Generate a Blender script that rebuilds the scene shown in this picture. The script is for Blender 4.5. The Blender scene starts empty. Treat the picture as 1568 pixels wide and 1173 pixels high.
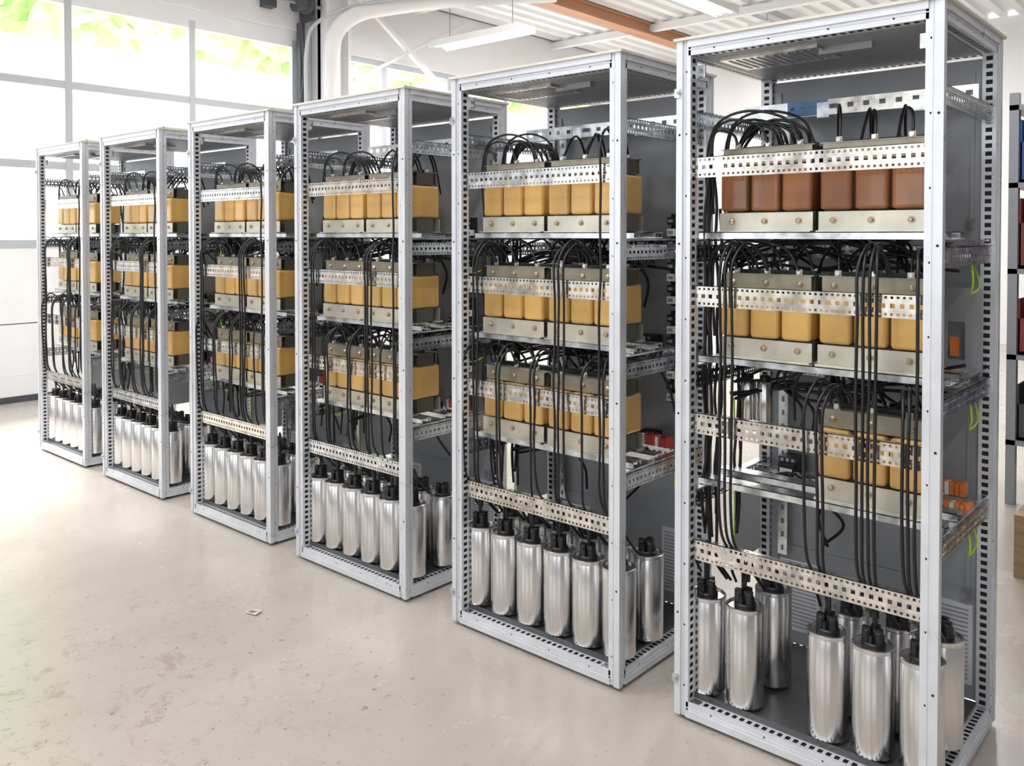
import bpy, math, random, bmesh
from mathutils import Vector, noise
random.seed(5)
V = Vector
X, Y, Z = V((1,0,0)), V((0,1,0)), V((0,0,1))
scene = bpy.context.scene
try:
    scene.view_settings.view_transform = 'Standard'
    scene.view_settings.look = 'None'
    scene.view_settings.exposure = 0.36
except Exception:
    pass

# ---------------------------------------------------------------- materials
def mat(name, col, rough=0.5, metal=0.0, var=0.0, scale=8.0, bump=0.0, stretch=(1,1,1), emis=0.0, coat=0.0, rvar=0.0):
    m = bpy.data.materials.new(name); m.use_nodes = True
    nt = m.node_tree; p = nt.nodes['Principled BSDF']
    p.inputs['Base Color'].default_value = (*col, 1)
    p.inputs['Roughness'].default_value = rough
    p.inputs['Metallic'].default_value = metal
    if coat: p.inputs['Coat Weight'].default_value = coat
    if emis:
        p.inputs['Emission Color'].default_value = (*col, 1)
        p.inputs['Emission Strength'].default_value = emis
    if var or bump or rvar:
        tc = nt.nodes.new('ShaderNodeTexCoord'); mp = nt.nodes.new('ShaderNodeMapping')
        mp.inputs['Scale'].default_value = stretch
        nz = nt.nodes.new('ShaderNodeTexNoise'); nz.inputs['Scale'].default_value = scale
        nz.inputs['Detail'].default_value = 5
        nt.links.new(tc.outputs['Object'], mp.inputs['Vector']); nt.links.new(mp.outputs[0], nz.inputs['Vector'])
        if var:
            r = nt.nodes.new('ShaderNodeValToRGB')
            r.color_ramp.elements[0].position = 0.3; r.color_ramp.elements[1].position = 0.7
            r.color_ramp.elements[0].color = tuple(max(0, c*(1-var)) for c in col)+(1,)
            r.color_ramp.elements[1].color = tuple(min(1, c*(1+var)) for c in col)+(1,)
            nt.links.new(nz.outputs['Fac'], r.inputs[0]); nt.links.new(r.outputs[0], p.inputs['Base Color'])
        if rvar:
            mr = nt.nodes.new('ShaderNodeMapRange')
            mr.inputs['To Min'].default_value = max(0.02, rough-rvar); mr.inputs['To Max'].default_value = rough+rvar
            nt.links.new(nz.outputs['Fac'], mr.inputs[0]); nt.links.new(mr.outputs[0], p.inputs['Roughness'])
        if bump:
            b = nt.nodes.new('ShaderNodeBump'); b.inputs['Strength'].default_value = bump; b.inputs['Distance'].default_value = 0.01
            nt.links.new(nz.outputs['Fac'], b.inputs['Height']); nt.links.new(b.outputs[0], p.inputs['Normal'])
    return m

M = {}
M['paint']   = mat('galvanised_frame_profile', (0.68,0.70,0.745), 0.30, 0.30, 0.07, 9, rvar=0.08)
M['dark']    = mat('profile_hole_shade', (0.012,0.013,0.016), 0.7)
M['galv']    = mat('galvanised_steel', (0.66,0.68,0.70), 0.24, 0.97, 0.28, 25, 0.0, rvar=0.12)
M['galvw']   = mat('zinc_plated_warm', (0.70,0.665,0.61), 0.23, 0.97, 0.28, 22, 0.0, rvar=0.12)
M['back']    = mat('grey_sheet_panel', (0.32,0.335,0.36), 0.42, 0.25, 0.08, 3)
M['tray']    = mat('base_tray_sheet', (0.11,0.11,0.115), 0.35, 0.5, 0.3, 6, rvar=0.12)
M['alu']     = mat('brushed_aluminium', (0.72,0.71,0.71), 0.23, 1.0, 0.08, 30, 0.03, (1,1,0.03), rvar=0.07)
M['black']   = mat('black_plastic', (0.010,0.010,0.012), 0.4)
M['cable']   = mat('black_cable_jacket', (0.007,0.007,0.009), 0.36)
M['coil']    = mat('yellow_coil_resin', (0.67,0.40,0.12), 0.28, 0.0, 0.22, 6, 0.05, (1,1,0.4), coat=0.35)
M['coilb']   = mat('brown_coil_resin', (0.26,0.10,0.035), 0.26, 0.0, 0.3, 7, 0.05, (1,1,0.4), coat=0.4)
M['lam']     = mat('laminated_core', (0.12,0.11,0.085), 0.5, 0.3, 0.25, 60, 0.1, (0.05,1,4))
M['brk']     = mat('zinc_bracket', (0.60,0.57,0.48), 0.32, 0.6, 0.15, 10)
M['brk2']    = mat('olive_core_clamp', (0.29,0.265,0.205), 0.38, 0.5, 0.25, 12)
M['bolt']    = mat('bolt_brass', (0.48,0.39,0.28), 0.3, 0.8)
M['white']   = mat('white_plastic', (0.80,0.80,0.79), 0.4)
M['roof']    = mat('cabinet_roof_cream', (0.66,0.62,0.56), 0.5, 0, 0.03, 4)
M['blue']    = mat('blue_film', (0.10,0.22,0.42), 0.3, 0.3)
M['orange']  = mat('orange_terminal', (0.75,0.20,0.05), 0.4)
M['red']     = mat('red_terminal', (0.5,0.05,0.04), 0.4)
M['gy']      = mat('earth_wire_green_yellow', (0.45,0.72,0.03), 0.4)
M['wall']    = mat('white_wall_paint', (0.84,0.84,0.85), 0.6, 0, 0.02, 2)
M['wallg']   = mat('grey_wall_paint', (0.28,0.28,0.285), 0.6, 0, 0.05, 2)
M['ceil']    = mat('white_corrugated_sheet', (0.80,0.80,0.80), 0.45, 0, 0.02, 2)
M['doorw']   = mat('door_panel_white', (0.82,0.83,0.85), 0.4, 0, 0.02, 3)
M['doorf']   = mat('door_frame_alu', (0.50,0.53,0.56), 0.4, 0.2)
M['dgrey']   = mat('dark_grey_steel', (0.09,0.095,0.11), 0.45, 0.4)
M['mgrey']   = mat('mid_grey_steel', (0.34,0.35,0.38), 0.45, 0.4)
M['beam']    = mat('orange_brown_beam', (0.52,0.26,0.13), 0.5, 0, 0.12, 5, 0.0, (1,0.2,1))
M['wood']    = mat('pallet_wood', (0.40,0.27,0.15), 0.7, 0, 0.3, 8, 0.2, (0.3,3,3))
M['lamp']    = mat('fluorescent_tube', (1,0.98,0.95), 0.4, 0, emis=5.0)
M['bluebin'] = mat('blue_bin_plastic', (0.03,0.12,0.38), 0.4)
M['redbin']  = mat('red_bin_plastic', (0.24,0.05,0.04), 0.4)
M['leaf']    = mat('foliage', (0.50,0.66,0.30), 0.8, 0, 0.3, 3.0, 0.2)
M['gravel']  = mat('pale_gravel', (0.88,0.88,0.87), 0.9, 0, 0.05, 2)
M['paper']   = mat('paper_scrap', (0.7,0.6,0.48), 0.8)

def glass_mat():
    m = bpy.data.materials.new('window_glass'); m.use_nodes = True
    nt = m.node_tree; nt.nodes.clear()
    o = nt.nodes.new('ShaderNodeOutputMaterial'); t = nt.nodes.new('ShaderNodeBsdfTransparent')
    g = nt.nodes.new('ShaderNodeBsdfGlossy'); g.inputs['Roughness'].default_value = 0.05
    mx = nt.nodes.new('ShaderNodeMixShader'); mx.inputs[0].default_value = 0.02
    nt.links.new(t.outputs[0], mx.inputs[1]); nt.links.new(g.outputs[0], mx.inputs[2]); nt.links.new(mx.outputs[0], o.inputs[0])
    return m
M['glass'] = glass_mat()

def floor_mat():
    m = bpy.data.materials.new('epoxy_floor'); m.use_nodes = True
    nt = m.node_tree; p = nt.nodes['Principled BSDF']; L = nt.links.new
    tc = nt.nodes.new('ShaderNodeTexCoord')
    def nz(s, d=6, r=0.6, dist=0.0):
        n = nt.nodes.new('ShaderNodeTexNoise'); n.inputs['Scale'].default_value = s; n.inputs['Detail'].default_value = d
        n.inputs['Roughness'].default_value = r; n.inputs['Distortion'].default_value = dist
        L(tc.outputs['Object'], n.inputs['Vector']); return n
    def ramp(src, a, b, ca, cb):
        r = nt.nodes.new('ShaderNodeValToRGB'); r.color_ramp.elements[0].position = a; r.color_ramp.elements[1].position = b
        r.color_ramp.elements[0].color = (*ca,1); r.color_ramp.elements[1].color = (*cb,1); L(src, r.inputs[0]); return r
    def mth(op, a, b, cl=False):
        n = nt.nodes.new('ShaderNodeMath'); n.operation=op; n.use_clamp=cl
        L(a, n.inputs[0])
        if isinstance(b,float): n.inputs[1].default_value=b
        else: L(b, n.inputs[1])
        return n.outputs[0]
    def mixc(fac, a, col, mode='MIX'):
        n = nt.nodes.new('ShaderNodeMixRGB'); n.blend_type=mode; L(fac,n.inputs[0]); L(a,n.inputs[1]); n.inputs[2].default_value=(*col,1); return n.outputs[0]
    K=((0,0,0),(1,1,1))
    base = ramp(nz(0.9,6,0.55).outputs['Fac'], 0.3, 0.7, (0.455,0.41,0.365), (0.515,0.47,0.425)).outputs[0]
    dist = nt.nodes.new('ShaderNodeVectorMath'); dist.operation='DISTANCE'; dist.inputs[1].default_value=(-3.05,1.15,0); L(tc.outputs['Object'], dist.inputs[0])
    mr0 = nt.nodes.new('ShaderNodeMapRange'); mr0.inputs['From Min'].default_value=0.35; mr0.inputs['From Max'].default_value=1.2
    mr0.inputs['To Min'].default_value=1.0; mr0.inputs['To Max'].default_value=0.0; L(dist.outputs['Value'], mr0.inputs[0]); patch=mr0.outputs[0]
    clus0 = ramp(nz(0.9, 3, 0.5).outputs['Fac'], 0.45, 0.65, (0.2,)*3, (0.85,)*3).outputs[0]
    clus = mth('ADD', clus0, patch, True)
    blot = ramp(nz(2.6, 8, 0.6).outputs['Fac'], 0.50, 0.75, *K).outputs[0]
    speck = ramp(nz(30, 3, 0.55).outputs['Fac'], 0.66, 0.685, *K).outputs[0]
    big = ramp(nz(11, 12, 0.78, 0.8).outputs['Fac'], 0.60, 0.635, *K).outputs[0]
    bigp = ramp(nz(9, 12, 0.8, 0.5).outputs['Fac'], 0.54, 0.60, *K).outputs[0]
    fine = ramp(nz(75, 2, 0.5).outputs['Fac'], 0.68, 0.71, *K).outputs[0]
    c = mixc(mth('MULTIPLY', blot, 0.5), base, (0.84,0.81,0.77), 'MULTIPLY')
    c = mixc(mth('MULTIPLY', mth('MULTIPLY', bigp, patch), 0.5), c, (0.30,0.25,0.205))
    c = mixc(mth('MULTIPLY', mth('MULTIPLY', speck, clus), 0.65), c, (0.24,0.19,0.155))
    c = mixc(mth('MULTIPLY', mth('MULTIPLY', big, clus), 0.35), c, (0.27,0.22,0.175))
    c = mixc(mth('MULTIPLY', fine, 0.45), c, (0.26,0.21,0.17))
    L(c, p.inputs['Base Color'])
    mr = nt.nodes.new('ShaderNodeMapRange'); mr.inputs['To Min'].default_value=0.10; mr.inputs['To Max'].default_value=0.40
    L(nz(2.5).outputs['Fac'], mr.inputs[0]); L(mr.outputs[0], p.inputs['Roughness'])
    b = nt.nodes.new('ShaderNodeBump'); b.inputs['Strength'].default_value=0.10; b.inputs['Distance'].default_value=0.01
    L(nz(14,3).outputs['Fac'], b.inputs['Height']); L(b.outputs[0], p.inputs['Normal'])
    return m
M['floor'] = floor_mat()

# ---------------------------------------------------------------- mesh builder
class MB:
    def __init__(s): s.v=[]; s.f=[]; s.m=[]; s.mats=[]
    def mi(s, k):
        if k not in s.mats: s.mats.append(k)
        return s.mats.index(k)
    def quad(s, a,b,c,d, k):
        n=len(s.v); s.v += [tuple(a),tuple(b),tuple(c),tuple(d)]; s.f.append((n,n+1,n+2,n+3)); s.m.append(s.mi(k))
    def gbox(s, o, a, b, c, k):
        o,a,b,c = V(o),V(a),V(b),V(c); n=len(s.v)
        if a.cross(b).dot(c) < 0: a,b = b,a
        s.v += [tuple(o+p) for p in (V((0,0,0)),a,a+b,b,c,a+c,a+b+c,b+c)]
        for q in ((0,3,2,1),(4,5,6,7),(0,1,5,4),(1,2,6,5),(2,3,7,6),(3,0,4,7)):
            s.f.append(tuple(n+i for i in q)); s.m.append(s.mi(k))
    def box(s, x0,x1,y0,y1,z0,z1,k):
        s.gbox((x0,y0,z0),(x1-x0,0,0),(0,y1-y0,0),(0,0,z1-z0),k)
    def plate(s, o,u,w, L, bands, k):
        o=V(o)
        for bd in bands:
            v0,v1 = bd[0],bd[1]
            if len(bd)==2:
                s.quad(o+w*v0, o+u*L+w*v0, o+u*L+w*v1, o+w*v1, k); continue
            pitch,hl,h0,h1 = bd[2:6]
            n=max(1,int(round(L/pitch))); c=L/n
            for i in range(n):
                a=i*c; b=a+c; p=a+(c-hl)/2; q=p+hl
                Q=lambda x0,x1,y0,y1: s.quad(o+u*x0+w*y0,o+u*x1+w*y0,o+u*x1+w*y1,o+u*x0+w*y1,k)
                Q(a,p,v0,v1); Q(q,b,v0,v1); Q(p,q,v0,h0); Q(p,q,h1,v1)
    def lathe(s, c, prof, k, seg=40, ax='z'):
        c=V(c); n=len(s.v)
        for r,h in prof:
            for i in range(seg):
                a=2*math.pi*i/seg
                if ax=='z': p=V((r*math.cos(a), r*math.sin(a), h))
                elif ax=='y': p=V((r*math.cos(a), -h, r*math.sin(a)))
                else: p=V((h, r*math.cos(a), r*math.sin(a)))
                s.v.append(tuple(c+p))
        for j in range(len(prof)-1):
            for i in range(seg):
                i2=(i+1)%seg
                s.f.append((n+j*seg+i, n+j*seg+i2, n+(j+1)*seg+i2, n+(j+1)*seg+i)); s.m.append(s.mi(k))
        s.f.append(tuple(n+i for i in range(seg))[::-1]); s.m.append(s.mi(k))
        s.f.append(tuple(n+(len(prof)-1)*seg+i for i in range(seg))); s.m.append(s.mi(k))
    def mesh(s, name, smooth=False):
        me=bpy.data.meshes.new(name); me.from_pydata(s.v,[],s.f)
        for k in s.mats: me.materials.append(M[k])
        me.polygons.foreach_set('material_index', s.m)
        if smooth:
            me.polygons.foreach_set('use_smooth',[True]*len(s.f))
            try: me.set_sharp_from_angle(angle=math.radians(35))
            except Exception: pass
        me.update(); return me

def put(name, me, parent=None, loc=(0,0,0), bevel=0, rot=None):
    o=bpy.data.objects.new(name, me); scene.collection.objects.link(o)
    o.location=loc
    if rot: o.rotation_euler=rot
    if parent: o.parent=parent
    if bevel:
        b=o.modifiers.new('Bevel','BEVEL'); b.width=bevel; b.segments=3; b.limit_method='ANGLE'; b.angle_limit=math.radians(50)
    return o
def empty(name, loc=(0,0,0)):
    e=bpy.data.objects.new(name,None); e.empty_display_size=0.2; e.location=loc; scene.collection.objects.link(e); return e

def catmull(pts, n=6):
    P=[V(p) for p in pts]; P=[P[0]*2-P[1]]+P+[P[-1]*2-P[-2]]; out=[]
    for i in range(1,len(P)-2):
        for j in range(n):
            t=j/n; a,b,c,d=P[i-1],P[i],P[i+1],P[i+2]
            out.append(0.5*((2*b)+(c-a)*t+(2*a-5*b+4*c-d)*t*t+(3*b-a-3*c+d)*t**3))
    out.append(P[-2]); return out
def cables(name, paths, k, r, parent=None):
    cu=bpy.data.curves.new(name,'CURVE'); cu.dimensions='3D'; cu.bevel_depth=r; cu.bevel_resolution=2; cu.use_fill_caps=True
    for p in paths:
        q=catmull(p); sp=cu.splines.new('POLY'); sp.points.add(len(q)-1)
        for i,c in enumerate(q): sp.points[i].co=(*c,1)
        sp.use_smooth=True
    cu.materials.append(M[k])
    o=bpy.data.objects.new(name,cu); scene.collection.objects.link(o)
    if parent: o.parent=parent
    return o

# ---------------------------------------------------------------- cabinet parts
W,D,H = 0.80,0.65,2.20
def edge(mb, o, d, L, u, w, dense=0.025):
    """hollow frame profile: smooth outside faces, densely punched inside faces"""
    o=V(o)
    mb.gbox(o, d*L, u*0.022, w*0.022, 'paint')
    mb.gbox(o+u*0.0095+w*0.0095, d*L, u*0.035, w*0.035, 'dark')  # dark core fills the hollow, painting the shade seen through the punched holes
    out=[(0,0.028,0.20,0.006,0.010,0.016)]
    mb.plate(o+u*0.020+w*0.006, d, u, L, out, 'paint')
    mb.plate(o+w*0.020+u*0.006, d, w, L, out, 'paint')
    mb.gbox(o+u*0.028+w*0.004, d*L, u*0.003, w*0.003, 'paint')
    mb.gbox(o+w*0.028+u*0.004, d*L, w*0.003, u*0.003, 'paint')
    inn=[(0,0.042,dense,0.0140,0.012,0.031)]
    mb.plate(o+u*0.048+w*0.006, d, w, L, inn, 'paint')
    mb.plate(o+w*0.048+u*0.006, d, u, L, inn, 'paint')

def build_frame():
    mb=MB(); z0=0.015
    for (x,y,u,w) in ((0,0,X,Y),(W,0,-X,Y),(0,D,X,-Y),(W,D,-X,-Y)):
        edge(mb,(x,y,z0),Z,H-z0,u,w)
    for z,zz in ((z0,Z),(H,-Z)):
        edge(mb,(0.04,0,z),X,W-0.08,zz,Y); edge(mb,(0.04,D,z),X,W-0.08,zz,-Y)
        edge(mb,(0,0.04,z),Y,D-0.08,zz,X); edge(mb,(W,0.04,z),Y,D-0.08,zz,-X)
    for x in (0.05,W-0.05):
        for y in (0.05,D-0.05):
            mb.lathe((x,y,0),[(0.025,0),(0.025,0.016)],'black',12)
            mb.lathe((x,y,H+0.012),[(0.012,0),(0.012,0.008),(0.006,0.012)],'galv',12)
    for z in (0.12,2.02):
        mb.box(-0.004,0.014,-0.006,0.012,z,z+0.028,'galv')
        mb.lathe((0.012,-0.006,z+0.014),[(0.006,0),(0.006,0.004)],'mgrey',8,'y')
    for z in (0.35,1.0,1.55,1.9):
        for x in (0.012,W-0.012): mb.lathe((x,0.0,z),[(0.004,0),(0.004,0.0008)],'dark',8,'y')
    for x,sx in ((0.048,1),(W-0.048,-1)):
        for y,sy in ((0.01,1),(D-0.01,-1)):
            mb.gbox((x,y,0.06),X*sx*0.035,Y*sy*0.03,Z*0.004,'galv')
    for z in (0.075,H-0.115):
        mb.box(0.048,0.075,0.05,0.056,z,z+0.04,'galv'); mb.box(W-0.075,W-0.048,0.05,0.056,z,z+0.04,'galv')
    return mb.mesh('cabinet_frame_mesh')
FRAME=build_frame()

def build_roof():
    mb=MB()
    mb.box(-0.008,W+0.008,-0.008,D+0.008,H,H+0.009,'roof')
    mb.box(0.05,W-0.05,0.05,D-0.05,H+0.009,H+0.022,'roof')
    mb.box(0.05,W-0.05,0.05,D-0.05,H-0.05,H-0.044,'back')
    mb.box(0.10,0.42,0.10,0.30,H-0.06,H-0.05,'galvw')
    for i in range(12): mb.box(0.12+i*0.024,0.13+i*0.024,0.12,0.28,H-0.0615,H-0.06,'mgrey')
    mb.box(0.40,0.56,0.16,0.19,H-0.07,H-0.05,'mgrey')
    return mb.mesh('roof_mesh')
ROOF=build_roof()

def build_back():
    mb=MB(); y=D-0.035
    mb.box(0.05,W-0.05,y,y+0.012,0.07,H-0.06,'back')
    for a in ((0.07,0.082,0.10,H-0.1),(W-0.082,W-0.07,0.10,H-0.1)):
        mb.box(a[0],a[1],y-0.006,y,a[2],a[3],'back')
    for z in (0.42,H-0.16):
        mb.box(0.08,W-0.08,y-0.006,y,z,z+0.012,'back')
    for x0,x1 in ((0.09,0.24),(0.60,0.74)):
        mb.box(x0,x1,y-0.008,y,0.12,0.38,'paint')
        for i in range(17):
            mb.box(x0+0.012,x1-0.012,y-0.0095,y-0.008,0.135+i*0.014,0.141+i*0.014,'mgrey')
    mb.box(0.045,W-0.045,0.045,D-0.045,0.062,0.072,'tray')
    mb.box(0.045,W-0.045,0.045,0.05,0.072,0.082,'tray')
    mb.plate((0.09,y-0.03,0.4),Z,X,H-0.55,[(0,0.035,0.05,0.02,0.012,0.022)],'galv')
    mb.box(W-0.085,W-0.06,y-0.03,y-0.027,0.4,0.44,'galv'); mb.box(W-0.085,W-0.06,y-0.03,y-0.027,1.6,1.63,'galv')
    return mb.mesh('back_panel_mesh')
BACK=build_back()

def rail_mesh(L, h, k, axis=X, inward=Y):
    mb=MB()
    b=[(0,h*0.27,0.0165,0.0075,h*0.09,h*0.20),(h*0.27,h*0.73,0.025,0.012,h*0.41,h*0.60),(h*0.73,h,0.0165,0.0075,h*0.80,h*0.91)]
    mb.plate((0,0,0),axis,Z,L,b,k)
    mb.plate(V((0,0,0))+inward*0.0015,axis,Z,L,b,k)
    mb.plate((0,0,h),axis,inward,L,[(0,0.022,0.025,0.012,0.007,0.015)],k)
    mb.plate((0,0,0),axis,inward,L,[(0,0.022,0.025,0.012,0.007,0.015)],k)
    mb.gbox(V((0,0,h-0.002)),axis*L,inward*0.002,Z*0.002,k)
    mb.gbox(V((0,0,h*0.30))-inward*0.0012,axis*L,inward*0.0012,Z*0.0018,k)
    mb.gbox(V((0,0,h*0.68))-inward*0.0012,axis*L,inward*0.0012,Z*0.0018,k)
    return mb.mesh('punched_rail_mesh')
RF=rail_mesh(W-0.09,0.066,'galvw'); RF2=rail_mesh(W-0.09,0.066,'galv')
RSR=rail_mesh(D-0.09,0.055,'galv',Y,-X); RSL=rail_mesh(D-0.09,0.055,'galv',Y,X)
RB=rail_mesh(W-0.09,0.045,'galv')

def build_shelf():
    mb=MB()
    for y in (0.115,0.255):
        mb.box(0.02,W-0.02,y,y+0.055,-0.003,0.0,'galv')
        mb.box(0.02,W-0.02,y,y+0.002,-0.022,0.0,'galv')
        mb.plate((0.02,y+0.053,-0.022),X,Z,W-0.04,[(0,0.02,0.025,0.01,0.005,0.013)],'galv')
    for x in (0.02,W-0.05):
        mb.box(x,x+0.03,0.05,D-0.05,-0.03,-0.024,'galv')
    return mb.mesh('shelf_mesh')
SHELF=build_shelf()

def build_coils(k):
    mb=MB()
    for c in (0.052,0.1575,0.263):
        mb.box(c-0.048,c+0.048,0.0,0.18,0.066,0.214,k)
    return mb.mesh('reactor_coils_mesh')
COIL=build_coils('coil'); COILB=build_coils('coilb')
def build_core():
    mb=MB()
    mb.box(0.005,0.31,0.04,0.14,0.004,0.066,'lam'); mb.box(0.005,0.31,0.04,0.14,0.214,0.27,'lam')
    for c in (0.052,0.1575,0.263): mb.box(c-0.03,c+0.03,0.045,0.135,0.066,0.214,'lam')
    mb.box(0.01,0.305,0.03,0.15,0.07,0.21,'lam')
    for y0,y1,s in ((0.004,0.008,-1),(0.172,0.176,1)):
        mb.box(0.0,0.315,y0,y1,0.0,0.062,'brk')
        mb.box(0.008,0.307,y0+0.012 if s<0 else y0-0.012,(y1+0.012) if s<0 else y1-0.012,0.218,0.272,'brk2')
    mb.box(0.0,0.315,-0.018,0.04,0.0,0.004,'brk'); mb.box(0.0,0.315,0.14,0.195,0.0,0.004,'brk')
    mb.box(0.0,0.315,0.014,0.042,0.270,0.273,'brk2'); mb.box(0,0.315,0.138,0.166,0.270,0.273,'brk2')
    for c in (0.045,0.1575,0.27):
        mb.lathe((c,0.004,0.035),[(0.0115,0),(0.0115,0.002),(0.0075,0.002),(0.0075,0.008),(0.004,0.010)],'bolt',10,'y')
        mb.lathe((c,0.016,0.245),[(0.0095,0),(0.0095,0.006),(0.004,0.010)],'bolt',10,'y')
    for c in (0.052,0.1575,0.263):
        for y in (0.03,0.15):
            mb.box(c-0.010,c+0.010,y-0.002,y+0.002,0.21,0.290,'bolt')
            mb.lathe((c,y-0.002,0.282),[(0.007,0),(0.007,0.006)],'galv',8,'y')
    mb.box(0.02,0.295,0.085,0.10,0.272,0.284,'black')
    return mb.mesh('reactor_core_mesh',False)
CORE=build_core()

def build_cap():
    mb=MB(); r=0.059
    mb.lathe((0,0,0),[(r-0.006,0),(r-0.001,0.002),(r,0.006),(r,0.296),(r-0.0015,0.299),(r-0.0015,0.303),(r+0.001,0.306),(r+0.001,0.313),(r-0.002,0.315),(r-0.005,0.314),(r-0.005,0.308),(0.02,0.308)],'alu',48)
    mb.lathe((0,0,0.306),[(0.034,0),(0.034,0.012),(0.030,0.016)],'black',24)
    for i in range(3):
        a=math.radians(90+i*120); cx,cy=0.019*math.cos(a),0.019*math.sin(a)
        mb.lathe((cx,cy,0.318),[(0.0135,0),(0.0135,0.034),(0.010,0.038)],'black',12)
        mb.box(cx-0.012,cx+0.012,cy-0.008,cy+0.008,0.318,0.362,'black')
    mb.box(-0.03,0.03,-0.004,0.004,0.318,0.345,'black'); mb.box(-0.004,0.004,-0.03,0.03,0.318,0.345,'black')
    return mb.mesh('capacitor_mesh',True)
CAP=build_cap()

def build_contactor():
    mb=MB()
    mb.box(0,0.07,0,0.075,0,0.085,'black'); mb.box(0.006,0.064,-0.02,0,0.018,0.067,'black')
    mb.box(0.012,0.058,-0.022,-0.02,0.03,0.05,'white')
    for i in range(3):
        mb.box(0.008+i*0.02,0.02+i*0.02,-0.006,0,0.07,0.082,'galv'); mb.box(0.008+i*0.02,0.02+i*0.02,-0.006,0,0.003,0.015,'galv')
    return mb.mesh('contactor_mesh')
CONT=build_contactor()
def build_clips():
    mb=MB()
    mb.box(0,0.02,0,0.03,0,0.36,'black')
    for i in range(8):
        z=0.01+i*0.044
        mb.box(-0.004,0.028,-0.022,0.0,z,z+0.028,'white' if i%2==0 else 'black')
        mb.box(0.002,0.022,-0.026,-0.022,z+0.008,z+0.02,'mgrey')
    return mb.mesh('fuse_strip_mesh')
CLIPS=build_clips()
def build_term(k):
    mb=MB()
    mb.box(0,0.12,0.01,0.03,0,0.008,'galv')
    for i in range(8):
        mb.box(i*0.015,i*0.015+0.013,0,0.042,0.008,0.045+0.004*(i%2),k if i%4 else 'white')
    return mb.mesh('terminal_block_mesh')
TERM=build_term('orange'); TERMR=build_term('red')
def build_side_plate():
    mb=MB()
    mb.box(0.012,0.016,0.38,0.595,0.40,0.68,'white'); mb.box(0.012,0.02,0.38,0.595,0.67,0.68,'mgrey')
    mb.box(0.010,0.022,0.37,0.38,0.38,0.72,'galv')
    return mb.mesh('side_plate_mesh')
SPLATE=build_side_plate()
def build_top_rail(blue):
    mb=MB()
    if blue:
        mb.plate((0.02,0.44,1.985),X,Z,0.16,[(0,0.05,0.04,0.012,0.02,0.032)],'galv')
        mb.plate((0.18,0.44,1.985),X,Z,0.14,[(0,0.05,0.035,0.012,0.02,0.032)],'blue')
        mb.plate((0.32,0.44,1.985),X,Z,W-0.34,[(0,0.05,0.05,0.02,0.018,0.034)],'galvw')
    else:
        mb.plate((0.02,0.44,1.985),X,Z,W-0.04,[(0,0.05,0.05,0.02,0.018,0.034)],'galv')
    mb.box(0.02,W-0.02,0.44,0.47,1.983,1.985,'galv')
    mb.box(0.30,0.34,0.40,0.45,1.97,2.02,'galv'); mb.box(0.60,0.66,0.40,0.45,1.965,2.0,'galv')
    return mb.mesh('top_rail_mesh')
TOPR=build_top_rail(False); TOPB=build_top_rail(True)

SH=(1.588,1.18,0.772)
RZ=(1.762,1.349,0.937,0.525)
SZ=(1.93,1.49,1.075,0.685)
UX=(0.052,0.385); UY=0.125
CX=[0.066+0.1335*i for i in range(6)]

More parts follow.
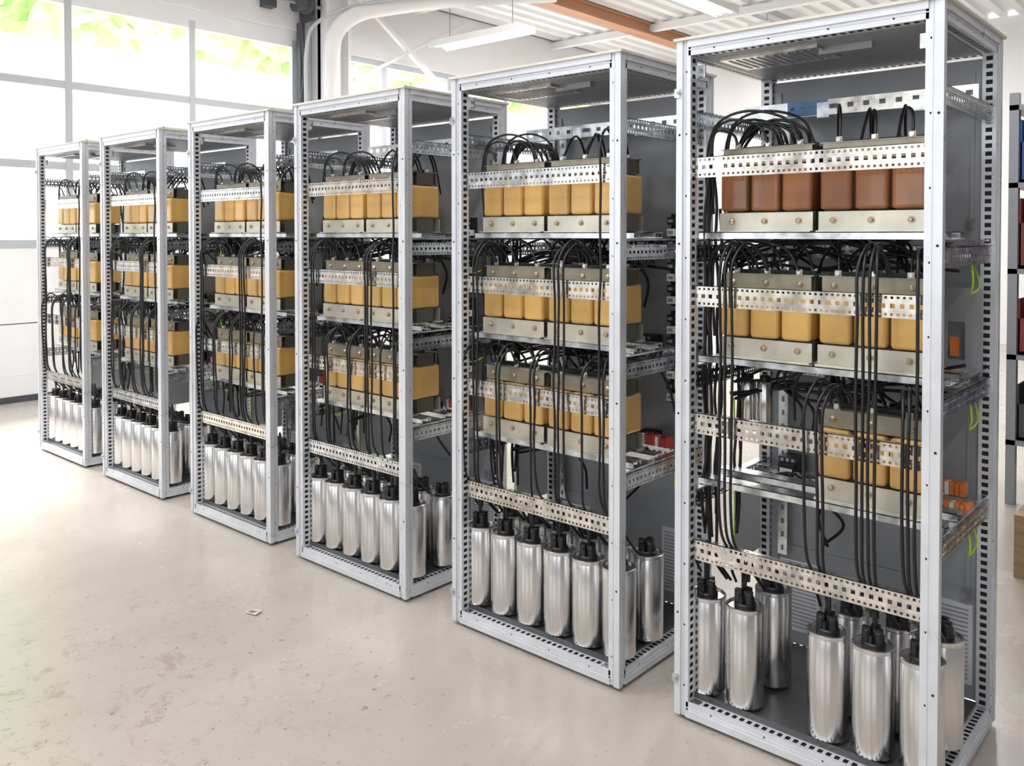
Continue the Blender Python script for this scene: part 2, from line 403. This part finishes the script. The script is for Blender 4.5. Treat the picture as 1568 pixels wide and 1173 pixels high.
def cabinet(x0, special=False, idx=0):
    rnd=random.Random(100+idx); R=lambda a,b: rnd.uniform(a,b)
    c=empty('capacitor_cabinet',(x0,2.455,0))
    if idx==1: c.scale=(1.018,1,1)
    put('frame',FRAME,c); put('roof_panel',ROOF,c); put('back_panel',BACK,c)
    for i,z in enumerate(RZ):
        put('front_rail_%d'%(i+1), RF if (i+idx)%2==0 or special else RF2, c,(0.045,0.03,z))
    for i,z in enumerate(SZ):
        put('side_rail_right_%d'%(i+1),RSR,c,(W-0.014,0.045,z)); put('side_rail_left_%d'%(i+1),RSL,c,(0.014,0.045,z))
    for i,z in enumerate((1.50,1.09,0.70)):
        put('rear_rail_%d'%(i+1),RB,c,(0.045,0.48,z))
    put('top_support_rail', TOPB if special else TOPR, c)
    put('side_cover_plate',SPLATE,c)
    arcs=[]; n=0
    for li,z in enumerate(SH):
        put('shelf_%d'%(li+1),SHELF,c,(0,0,z))
        for ui,ux in enumerate(UX):
            if special and li==2 and ui==0: continue
            yo=0.03 if special else 0
            brown = special and li==0
            dx = 0.02 if special else 0
            put('reactor_coils_%d_%d'%(li+1,ui+1), COILB if brown else COIL, c,(ux+dx,UY+yo,z), bevel=0.012)
            put('reactor_core_%d_%d'%(li+1,ui+1), CORE, c,(ux+dx,UY+yo,z))
            zt=z+0.285
            for k,cc in enumerate((0.052,0.1575,0.263)):
                xx=ux+dx+cc; n+=1
                if ui==0:
                    # nested arcs from the left-hand harness to each coil
                    sx=0.05-0.012*k+R(-.003,.003)
                    hgt=0.045+0.026*k+R(-.006,.006)
                    for yy,dz in ((0.15,0),(0.27,0.012)):
                        if yy>0.2 and k==0 and li!=1: continue
                        mid=(sx+xx)/2; hw=(xx-sx)/2
                        arcs.append([(sx-.004,yy+.02,z+.06),(sx,yy,zt-0.05),(mid-hw*.72,yy-.01,zt+hgt*.72+dz),(mid,yy-.01,zt+hgt*1.08+dz),(mid+hw*.72,yy-.005+yo,zt+hgt*.75+dz),(xx,yy+yo,zt)])
                else:
                    hgt=0.10+R(-.015,.02)
                    dxx=R(0.05,0.10)
                    arcs.append([(xx-dxx-0.01,0.42,zt-0.12),(xx-dxx,0.38,zt+0.03),(xx-dxx*0.6,0.30,zt+hgt),(xx-0.01,0.22,zt+hgt*0.75),(xx,0.16+yo,zt)])
                    if li>0:
                        a0=xx-0.20-0.02*k
                        arcs.append([(a0,0.34,zt-0.1),(a0+.01,0.32,zt+.03),((a0+xx)/2,0.28,zt+hgt*1.05),(xx-0.02,0.27,zt+.055),(xx,0.27+yo,zt)])
                    elif k<2:
                        arcs.append([(xx+0.01,0.45,zt-0.1),(xx+0.02,0.40,zt+0.05),(xx+0.045,0.32,zt+0.10),(xx+0.055,0.25,zt+0.05),(xx+0.06,0.2,zt-0.01)])
    drops=[]
    def drop(x, lvl, sx=None, xe=None, zend=0.47):
        zt=SH[lvl]+0.285; sx=sx if sx is not None else x+R(.02,.06); xe=xe if xe is not None else min(CX,key=lambda q:abs(q-x))+R(-.012,.012)
        w=lambda: R(-.0025,.0025)
        pts=[(sx,0.15,zt),(sx-(sx-x)*0.1,0.13,zt+0.045),(x+(sx-x)*0.4,0.07,zt+0.075+R(0,.02)),(x,0.018,zt+0.02)]
        z=zt-0.12
        while z>0.70:
            pts.append((x+w(),0.016+R(-.003,.004),z)); z-=0.15
        pts += [(x+(xe-x)*.12,0.028,0.625),((x+xe)/2,0.07,0.56),(xe,0.10,0.51),(xe,0.105,zend)]
        drops.append(pts)
    if special:
        for x in (0.150,0.168,0.190): drop(x,1,xe=CX[1]+R(-.01,.01))
        for x in (0.575,0.592,0.610,0.628): drop(x,1,sx=x+R(-.05,.06),xe=CX[4]+R(-.01,.01))
        for x in (0.425,0.462,0.480): drop(x,2,sx=x+R(.02,.06),xe=CX[3]+R(-.01,.01))
        for x in (0.700,0.716): drop(x,2,sx=x-.04,xe=CX[5]+R(-.01,.01))
        drop(0.735,1,sx=.70,xe=CX[5])
    else:
        j=R(-.01,.01)
        for x in (0.105,0.123): drop(x+j,1)
        for x in (0.505,0.525,0.548): drop(x+j,1)
        for x in (0.045,0.225,0.243): drop(x-j,2)
        for x in (0.395,0.413,0.63): drop(x-j,2)
        drop(0.705,0,sx=.68); drop(0.72,2,sx=.69)
    for i,cx in enumerate(CX):
        if special and i==2: continue
        for k in range(3):
            s=-1 if k%2 else 1
            x1=cx+s*R(.03,.05)
            drops.append([(cx+R(-.01,.01),0.10,0.44),(cx+s*.008,0.095,0.50+R(0,.02)),((cx+x1)/2,0.09,0.53+R(0,.03)),(x1,0.10,0.50),(x1+s*.01,0.15,0.44)])
    har=[]
    for i in range(9):
        x=R(.016,.05); y=R(.12,.40); p=[]
        z=1.9-R(0,.25)
        while z>0.5:
            p.append((x+R(-.007,.009),y+R(-.012,.012),z)); z-=0.13
        har.append(p)
    for zc in (1.51,1.10,0.72):
        if zc<1 and not special: cnt=3
        else: cnt=9 if zc>1 else 2
        for i in range(cnt):
            zz=zc+R(-.05,.06); y=R(.36,.47); xe=R(.45,.76)
            p=[(0.04,y-.1,zz-0.05)]
            for q in range(1,6): p.append((0.04+q*(xe-.04)/5+R(-.02,.02),y,zz+R(-.04,.03)))
            har.append(p)
        for i in range(2):
            x=R(.1,.7); p=[(x,0.45,zc+.05),(x+R(-.04,.04),.42,zc-.03),(x+R(-.06,.06),.46,zc-.12),(x+R(-.05,.05),.5,zc-.22)]
            har.append(p)
    for zc in (1.50,1.09):
        for i in range(5):
            x=R(.40,.66); w2=R(.05,.11)
            har.append([(x-w2,.40,zc+.06),(x-w2*.7,.37,zc-.01),(x,.35,zc-.04-R(0,.03)),(x+w2*.7,.37,zc-.005),(x+w2,.40,zc+.07)])
    for i in range(5):
        x=0.05+R(0,.03); xe=0.22+i*0.025
        har.append([(x,.3,1.72),(x+.01,.28,1.85),((x+xe)/2,.25,1.94+R(0,.015)),(xe,.24,1.92),(xe+.02,.26,1.86)])
    cables('cable_arcs',arcs,'cable',0.0045,c); cables('cable_drops',drops,'cable',0.0047,c); cables('cable_harness',har,'cable',0.0053,c)
    gy=[]
    for z in SZ[1:]:
        gy.append([(W-.03,.42,z+.01),(W-.02,.40,z-.05),(W-.035,.44,z-.09),(W-.03,.52,z-.07),(W-.06,.58,z-.01)])
    gy.append([(0.02,.37,1.0),(0.022,.375,.75),(0.022,.372,.4)])
    cables('earth_wires',gy,'gy',0.003,c)
    for i,cx in enumerate(CX):
        if special and i==2: continue
        put('capacitor_%d'%(i+1),CAP,c,(cx,0.10,0.083))
    back=(0.21,0.47,0.61,0.735) if special else tuple(q for q in CX)
    for i,cx in enumerate(back):
        put('capacitor_rear_%d'%(i+1),CAP,c,(cx,0.285,0.083))
    for i,z in enumerate((1.52,1.11,0.72)):
        for j,x in enumerate((0.13,0.23,0.55) if not special else (0.13,)):
            put('contactor_%d_%d'%(i+1,j+1),CONT,c,(x,0.50,z-0.02))
    if not special:
        for i,z in enumerate((1.30,0.92)): put('fuse_strip_%d'%(i+1),CLIPS,c,(0.70,0.50,z))
        put('terminal_block',TERMR,c,(0.62,0.42,0.75)); 
    else:
        put('terminal_block',TERM,c,(0.62,0.50,0.75)); put('terminal_block_small',TERM,c,(0.66,0.40,0.715))
        b=MB(); b.plate((0.62,0.56,1.15),X,Z,0.15,[(0,0.09,0.15,0.05,0.03,0.09),(0.09,0.17,0.15,0.05,0.09,0.15),(0.17,0.26)],'mgrey')
        b.box(0.675,0.70,0.565,0.58,1.19,1.25,'orange'); b.box(0.62,0.77,0.50,0.56,1.145,1.15,'paint')
        put('equipment_bracket',b.mesh('bracket_mesh'),c)
        b=MB()
        for k in range(2):
            b.lathe((0.06+k*0.062,0.40,0.90),[(0.026,0),(0.0275,0.003),(0.0275,0.16),(0.024,0.165)],'alu',24)
            b.lathe((0.06+k*0.062,0.40,1.063),[(0.018,0),(0.018,0.02),(0.012,0.025)],'black',16)
        b.box(0.02,0.20,0.36,0.44,0.893,0.90,'galv')
        put('small_capacitor',b.mesh('small_cap_mesh',True),c)
    return c

XL=[-1.454,-2.485,-3.567,-4.587,-5.725,-6.800]
for i,x in enumerate(XL): cabinet(x, i==0, i)

# ---------------------------------------------------------------- room
XW=-8.8; YB=14.0; ZC=4.70; XR=5.0; YF=-4.5
mb=MB(); mb.box(XW-0.3,XR,YF,YB+0.3,-0.2,0,'floor'); put('floor',mb.mesh('floor'))
mb=MB(); x=XW-0.2
while x<XR:
    pr=[(0,0),(0.11,0),(0.14,0.05),(0.22,0.05),(0.25,0)]
    for (a,za),(b,zb) in zip(pr,pr[1:]):
        mb.quad((x+a,YF,ZC+za),(x+b,YF,ZC+zb),(x+b,YB,ZC+zb),(x+a,YB,ZC+za),'ceil')
    x+=0.25
mb.box(XW-0.2,XR,YF,YB,ZC+0.06,ZC+0.12,'ceil')
put('ceiling',mb.mesh('ceiling'))

WT=0.22
mb=MB()
mb.box(XW-WT,XW,YF,-0.45,0,ZC,'wall')
mb.box(XW-WT,XW,-0.45,6.18,4.02,ZC,'wall')
mb.box(XW-WT,XW,6.18,6.78,0,ZC,'wall')
mb.box(XW-WT,XW,6.78,YB,0,1.5,'wall'); mb.box(XW-WT,XW,6.78,YB,3.86,ZC,'wall')
mb.box(XW-WT,XW,12.7,YB,1.5,3.86,'wall')
put('wall_left',mb.mesh('wall_left'))
mb=MB(); mb.box(XW-WT,XR,YB,YB+WT,0,ZC,'wall'); put('wall_back',mb.mesh('wall_back'))
mb=MB(); mb.box(XR,XR+WT,YF,YB,0,ZC,'wallg'); put('wall_right',mb.mesh('wall_right'))
mb=MB()
op=[(-7.6,-4.6),(-3.4,-0.4),(0.8,3.8)]
prev=XW
for a,b in op:
    mb.box(prev,a,YF-WT,YF,0,ZC,'wallg'); mb.box(a,b,YF-WT,YF,3.9,ZC,'wallg'); mb.box(a,b,YF-WT,YF,0,0.9,'wallg'); prev=b
mb.box(prev,XR,YF-WT,YF,0,ZC,'wallg')
put('wall_front',mb.mesh('wall_front'))
mb=MB(); mb.box(XW+0.0,XW+0.03,YF,-0.5,0,0.1,'dgrey'); mb.box(XW+0.0,XW+0.03,6.75,YB,0,0.1,'dgrey'); put('baseboard_left',mb.mesh('baseboard_left'))

d=empty('door_1',(0,0,0))
mb=MB(); dx0,dx1=XW-0.10,XW-0.05
mb.box(dx0,dx1,-0.45,6.18,0.06,0.735,'doorw'); mb.box(dx0,dx1,-0.45,6.18,0.745,1.45,'doorw')
for z in (0.25,0.5,0.95,1.2): mb.box(dx1,dx1+0.002,-0.45,6.18,z,z+0.012,'doorw')
mb.box(dx0-0.005,dx1+0.008,-0.45,6.18,0.0,0.06,'dgrey')
mb.box(dx0+0.01,dx1-0.01,-0.45,6.18,0.735,0.745,'dgrey')
put('door_panels',mb.mesh('door_panels'),d)
mb=MB()
for z0,z1 in ((1.45,1.53),(2.21,2.285),(3.0,3.075),(3.82,4.02)): mb.box(dx0,dx1+0.005,-0.45,6.18,z0,z1,'doorf' if z0<3.5 else 'doorw')
for y in (-0.42,0.92,2.21,3.50,4.79,6.10): mb.box(dx0,dx1+0.01,y-0.035,y+0.035,1.45,3.9,'doorf')
put('door_frame',mb.mesh('door_frame'),d)
mb=MB(); mb.box(XW-0.078,XW-0.072,-0.4,6.1,1.5,3.9,'glass'); put('door_glass',mb.mesh('door_glass'),d)
mb=MB()
mb.box(XW,XW+0.07,6.10,6.17,0,4.1,'dgrey')
mb.box(XW,XW+0.03,6.17,6.24,0,4.1,'doorf')
put('door_track',mb.mesh('door_track'),d)
mb=MB()
mb.lathe((XW+0.22,0.0,4.28),[(0.02,-6.3),(0.02,0.3)],'mgrey',16,'y')
mb.lathe((XW+0.22,0.0,4.28),[(0.05,-5.3),(0.05,-2.6)],'mgrey',20,'y')
mb.lathe((XW+0.22,0.0,4.28),[(0.11,-6.12),(0.11,-6.08),(0.08,-6.07),(0.08,-5.98),(0.11,-5.97),(0.11,-5.93)],'dgrey',24,'y')
mb.box(XW,XW+0.3,6.14,6.16,4.1,4.42,'dgrey')
mb.box(XW,XW+0.12,5.6,5.75,4.2,4.36,'dgrey')
put('door_spring_shaft',mb.mesh('door_spring',True),d)
cables('door_lift_cable',[[(XW+0.1,6.08,4.2),(XW+0.12,6.12,3.6),(XW+0.08,6.1,3.2)]],'dgrey',0.012,d)

w=empty('window_1')
mb=MB()
for z0,z1 in ((1.5,1.56),(2.21,2.27),(3.0,3.06),(3.79,3.86)): mb.box(XW-0.12,XW-0.05,6.78,12.7,z0,z1,'doorf')
for y in (6.80,7.5,8.7,9.9,11.1,12.65): mb.box(XW-0.12,XW-0.045,y-0.035,y+0.035,1.5,3.86,'doorf')
put('window_frame',mb.mesh('window_frame'),w)
mb=MB(); mb.box(XW-0.09,XW-0.085,6.8,12.68,1.52,3.84,'glass'); put('window_glass',mb.mesh('window_glass'),w)

c=empty('steel_column')
mb=MB(); mb.box(XW+0.02,XW+0.32,6.30,6.34,0,ZC,'ceil'); mb.box(XW+0.02,XW+0.32,6.62,6.66,0,ZC,'ceil'); mb.box(XW+0.14,XW+0.20,6.3,6.66,0,ZC,'ceil')
put('column_profile',mb.mesh('column'),c)
cables('ventilation_pipe',[[(XW+0.50,6.24,0.0),(XW+0.50,6.24,1.5),(XW+0.50,6.24,3.0),(XW+0.50,6.24,3.70),(XW+0.54,6.30,3.98),(XW+0.68,6.50,4.18),(XW+0.9,6.85,4.29),(XW+1.4,7.4,4.40),(XW+2.2,8.3,4.5)]],'ceil',0.10)
cables('conduit_pipe',[[(XW+0.30,6.02,1.0),(XW+0.30,6.02,3.0),(XW+0.31,6.03,3.80),(XW+0.42,6.14,4.08),(XW+0.75,6.50,4.28),(XW+1.6,7.4,4.48),(XW+2.6,8.5,4.6)]],'doorf',0.022)
c3=empty('roof_bracing')
mb=MB()
def strut(a,b,r,k='ceil'):
    a,b=V(a),V(b); dd=b-a; u=dd.cross(Z).normalized()*r; ww=dd.cross(u).normalized()*r
    mb.gbox(a-u/2-ww/2,dd,u,ww,k)
strut((XW+0.2,6.8,4.6),(XW+0.2,8.9,3.2),0.06); strut((XW+0.2,8.9,4.6),(XW+0.2,6.8,3.5),0.04)
for yy in (8.0,11.0):
    strut((XW,yy,4.62),(XR,yy,4.62),0.10)
put('struts',mb.mesh('struts'),c3)
mb=MB(); mb.box(-7.1,-6.95,3.0,13.9,4.52,4.66,'beam'); mb.box(-7.14,-6.91,3.0,13.9,4.66,4.685,'beam'); mb.box(-7.14,-6.91,3.0,13.9,4.51,4.53,'beam')
put('crane_beam',mb.mesh('beam'))

def fixture(x,y,z,L=1.5,axis='y',energy=60):
    e=empty('ceiling_and_fill_light',(x,y,z))
    mb=MB(); l=L/2
    if axis=='y': S=lambda a,b,c0,c1,z0,z1,k: mb.box(a,b,c0,c1,z0,z1,k)
    else: S=lambda a,b,c0,c1,z0,z1,k: mb.box(c0,c1,a,b,z0,z1,k)
    S(-0.15,0.15,-l,l,0.03,0.07,'white'); S(-0.16,-0.15,-l,l,-0.01,0.07,'white'); S(0.15,0.16,-l,l,-0.01,0.07,'white')
    S(-0.09,-0.06,-l+0.05,l-0.05,0.0,0.028,'lamp'); S(0.06,0.09,-l+0.05,l-0.05,0.0,0.028,'lamp')
    S(-0.004,0.004,-l*0.7,-l*0.7+0.008,0.07,4.69-z,'mgrey'); S(-0.004,0.004,l*0.7,l*0.7+0.008,0.07,4.69-z,'mgrey')
    put('fixture_body',mb.mesh('fixture'),e)
    la=bpy.data.lights.new('tube_light','AREA'); la.shape='RECTANGLE'; la.size=0.25 if axis=='y' else L; la.size_y=L if axis=='y' else 0.25
    la.energy=energy; la.color=(1,0.985,0.975)
    lo=bpy.data.objects.new('tube_light',la); scene.collection.objects.link(lo); lo.parent=e; lo.location=(0,0,-0.02)
fixture(-7.3,7.7,3.95,1.5,'x',20)
for x,y in ((-5.4,6.5),(-5.4,9.5),(-5.4,12.2),(-2.6,7.5),(-2.6,10.5),(0.2,7.5),(-6.5,0.6),(-3.8,0.6),(-1.1,0.3),(-3.8,-2.0),(-1.1,-2.2),(1.6,-0.8)):
    fixture(x,y,4.45,1.8,'y',40 if y<5 else 55)  # fixtures over the front aisle are unseen, added as fill for the cabinets

e=empty('storage_rack',(-1.165,5.7,0))
mb=MB()
for x in (0,1.8):
    for y in (0,0.6): mb.box(x,x+0.05,y,y+0.05,0,2.4,'mgrey')
for z in (0.35,0.85,1.35,1.85,2.3): mb.box(0,1.85,0,0.65,z,z+0.03,'mgrey')
mb.box(0,1.85,0.64,0.65,0.1,2.3,'mgrey')
put('rack_frame',mb.mesh('rack'),e)
mb=MB(); r=random.Random(3)
for zi,z in enumerate((0.38,0.88,1.38,1.88)):
    x=0.055
    while x<1.65:
        k=('dgrey','redbin','redbin','bluebin')[zi] if x<0.2 else r.choice(['bluebin','redbin','dgrey']); h=r.uniform(.3,.42)
        mb.box(x,x+0.16,0.02,0.5,z,z+0.02,k); mb.box(x,x+0.008,0.02,0.5,z,z+h,k); mb.box(x+0.152,x+0.16,0.02,0.5,z,z+h,k)
        mb.box(x,x+0.16,0.02,0.03,z,z+h*0.65,k); mb.box(x,x+0.16,0.49,0.5,z,z+h,k); x+=0.175
put('storage_bins',mb.mesh('bins'),e)
def pallet(x,y,z):
    mb=MB()
    for i in range(7): mb.box(i*0.175,i*0.175+0.14,0,0.8,0.122,0.144,'wood')
    for yy in (0,0.35,0.7):
        mb.box(0,1.19,yy,yy+0.1,0.1,0.122,'wood'); mb.box(0,1.19,yy,yy+0.1,0,0.022,'wood')
        for xx in (0,0.52,1.05): mb.box(xx,xx+0.14,yy,yy+0.1,0.022,0.1,'wood')
    put('wooden_pallet',mb.mesh('pallet'),None,(x,y,z))
for i in range(2): pallet(-0.88,4.5,0.0+i*0.146)

mb=MB(); mb.quad((0,0,0.004),(0.06,0.01,0.006),(0.05,0.05,0.012),(-0.01,0.03,0.004),'paper'); mb.quad((0.0,0.01,0.012),(0.03,0.0,0.02),(0.05,0.04,0.008),(0.01,0.04,0.006),'paper')
put('paper_scrap',mb.mesh('paper'),None,(-3.2,1.95,0))

mb=MB(); mb.quad((-60,-40,-0.05),(XW-0.3,-40,-0.05),(XW-0.3,60,-0.05),(-60,60,-0.05),'gravel')
mb.quad((-15,-20,-0.05),(-15,40,-0.05),(-18,40,5.4),(-18,-20,5.4),'gravel')
put('outside_ground',mb.mesh('outside_ground'))
bm=bmesh.new(); r=random.Random(9)
for i in range(60):
    cx,cy,cz=-20+r.uniform(-1.5,1.5), -8+i*0.62, 6.9+r.uniform(-.5,2.0); rad=r.uniform(0.9,1.6)
    res=bmesh.ops.create_icosphere(bm,subdivisions=4,radius=rad)
    for v in res['verts']:
        n=noise.noise(v.co*2.2+V((i*3,0,0)))*0.5+noise.noise(v.co*6+V((i,5,0)))*0.22
        v.co=v.co*(1+n)+V((cx,cy,cz))
me=bpy.data.meshes.new('tree_line'); bm.to_mesh(me); bm.free(); me.materials.append(M['leaf'])
put('tree_line',me)

# ---------------------------------------------------------------- light
wd=bpy.data.worlds.new('World'); scene.world=wd; wd.use_nodes=True
bg=wd.node_tree.nodes['Background']; bg.inputs[0].default_value=(0.93,0.97,1.0,1); bg.inputs[1].default_value=1.9
sl=bpy.data.lights.new('sun','SUN'); sl.energy=13.0; sl.angle=math.radians(28); sl.color=(1,0.99,0.97)
so=bpy.data.objects.new('sun',sl); scene.collection.objects.link(so)
so.rotation_euler=V((0.64,0.0,-0.74)).to_track_quat('-Z','Y').to_euler()

# ---------------------------------------------------------------- camera
cd=bpy.data.cameras.new('camera'); cam=bpy.data.objects.new('camera',cd); scene.collection.objects.link(cam)
cd.sensor_width=36; cd.lens=36*1325/1568; cd.clip_end=200
pitch=1.2
cd.shift_y=-(227.5-1325*math.tan(math.radians(pitch)))/1568
cam.location=(0,0,1.58); cam.rotation_euler=(math.radians(90-pitch),0,math.radians(41.36))
scene.camera=cam
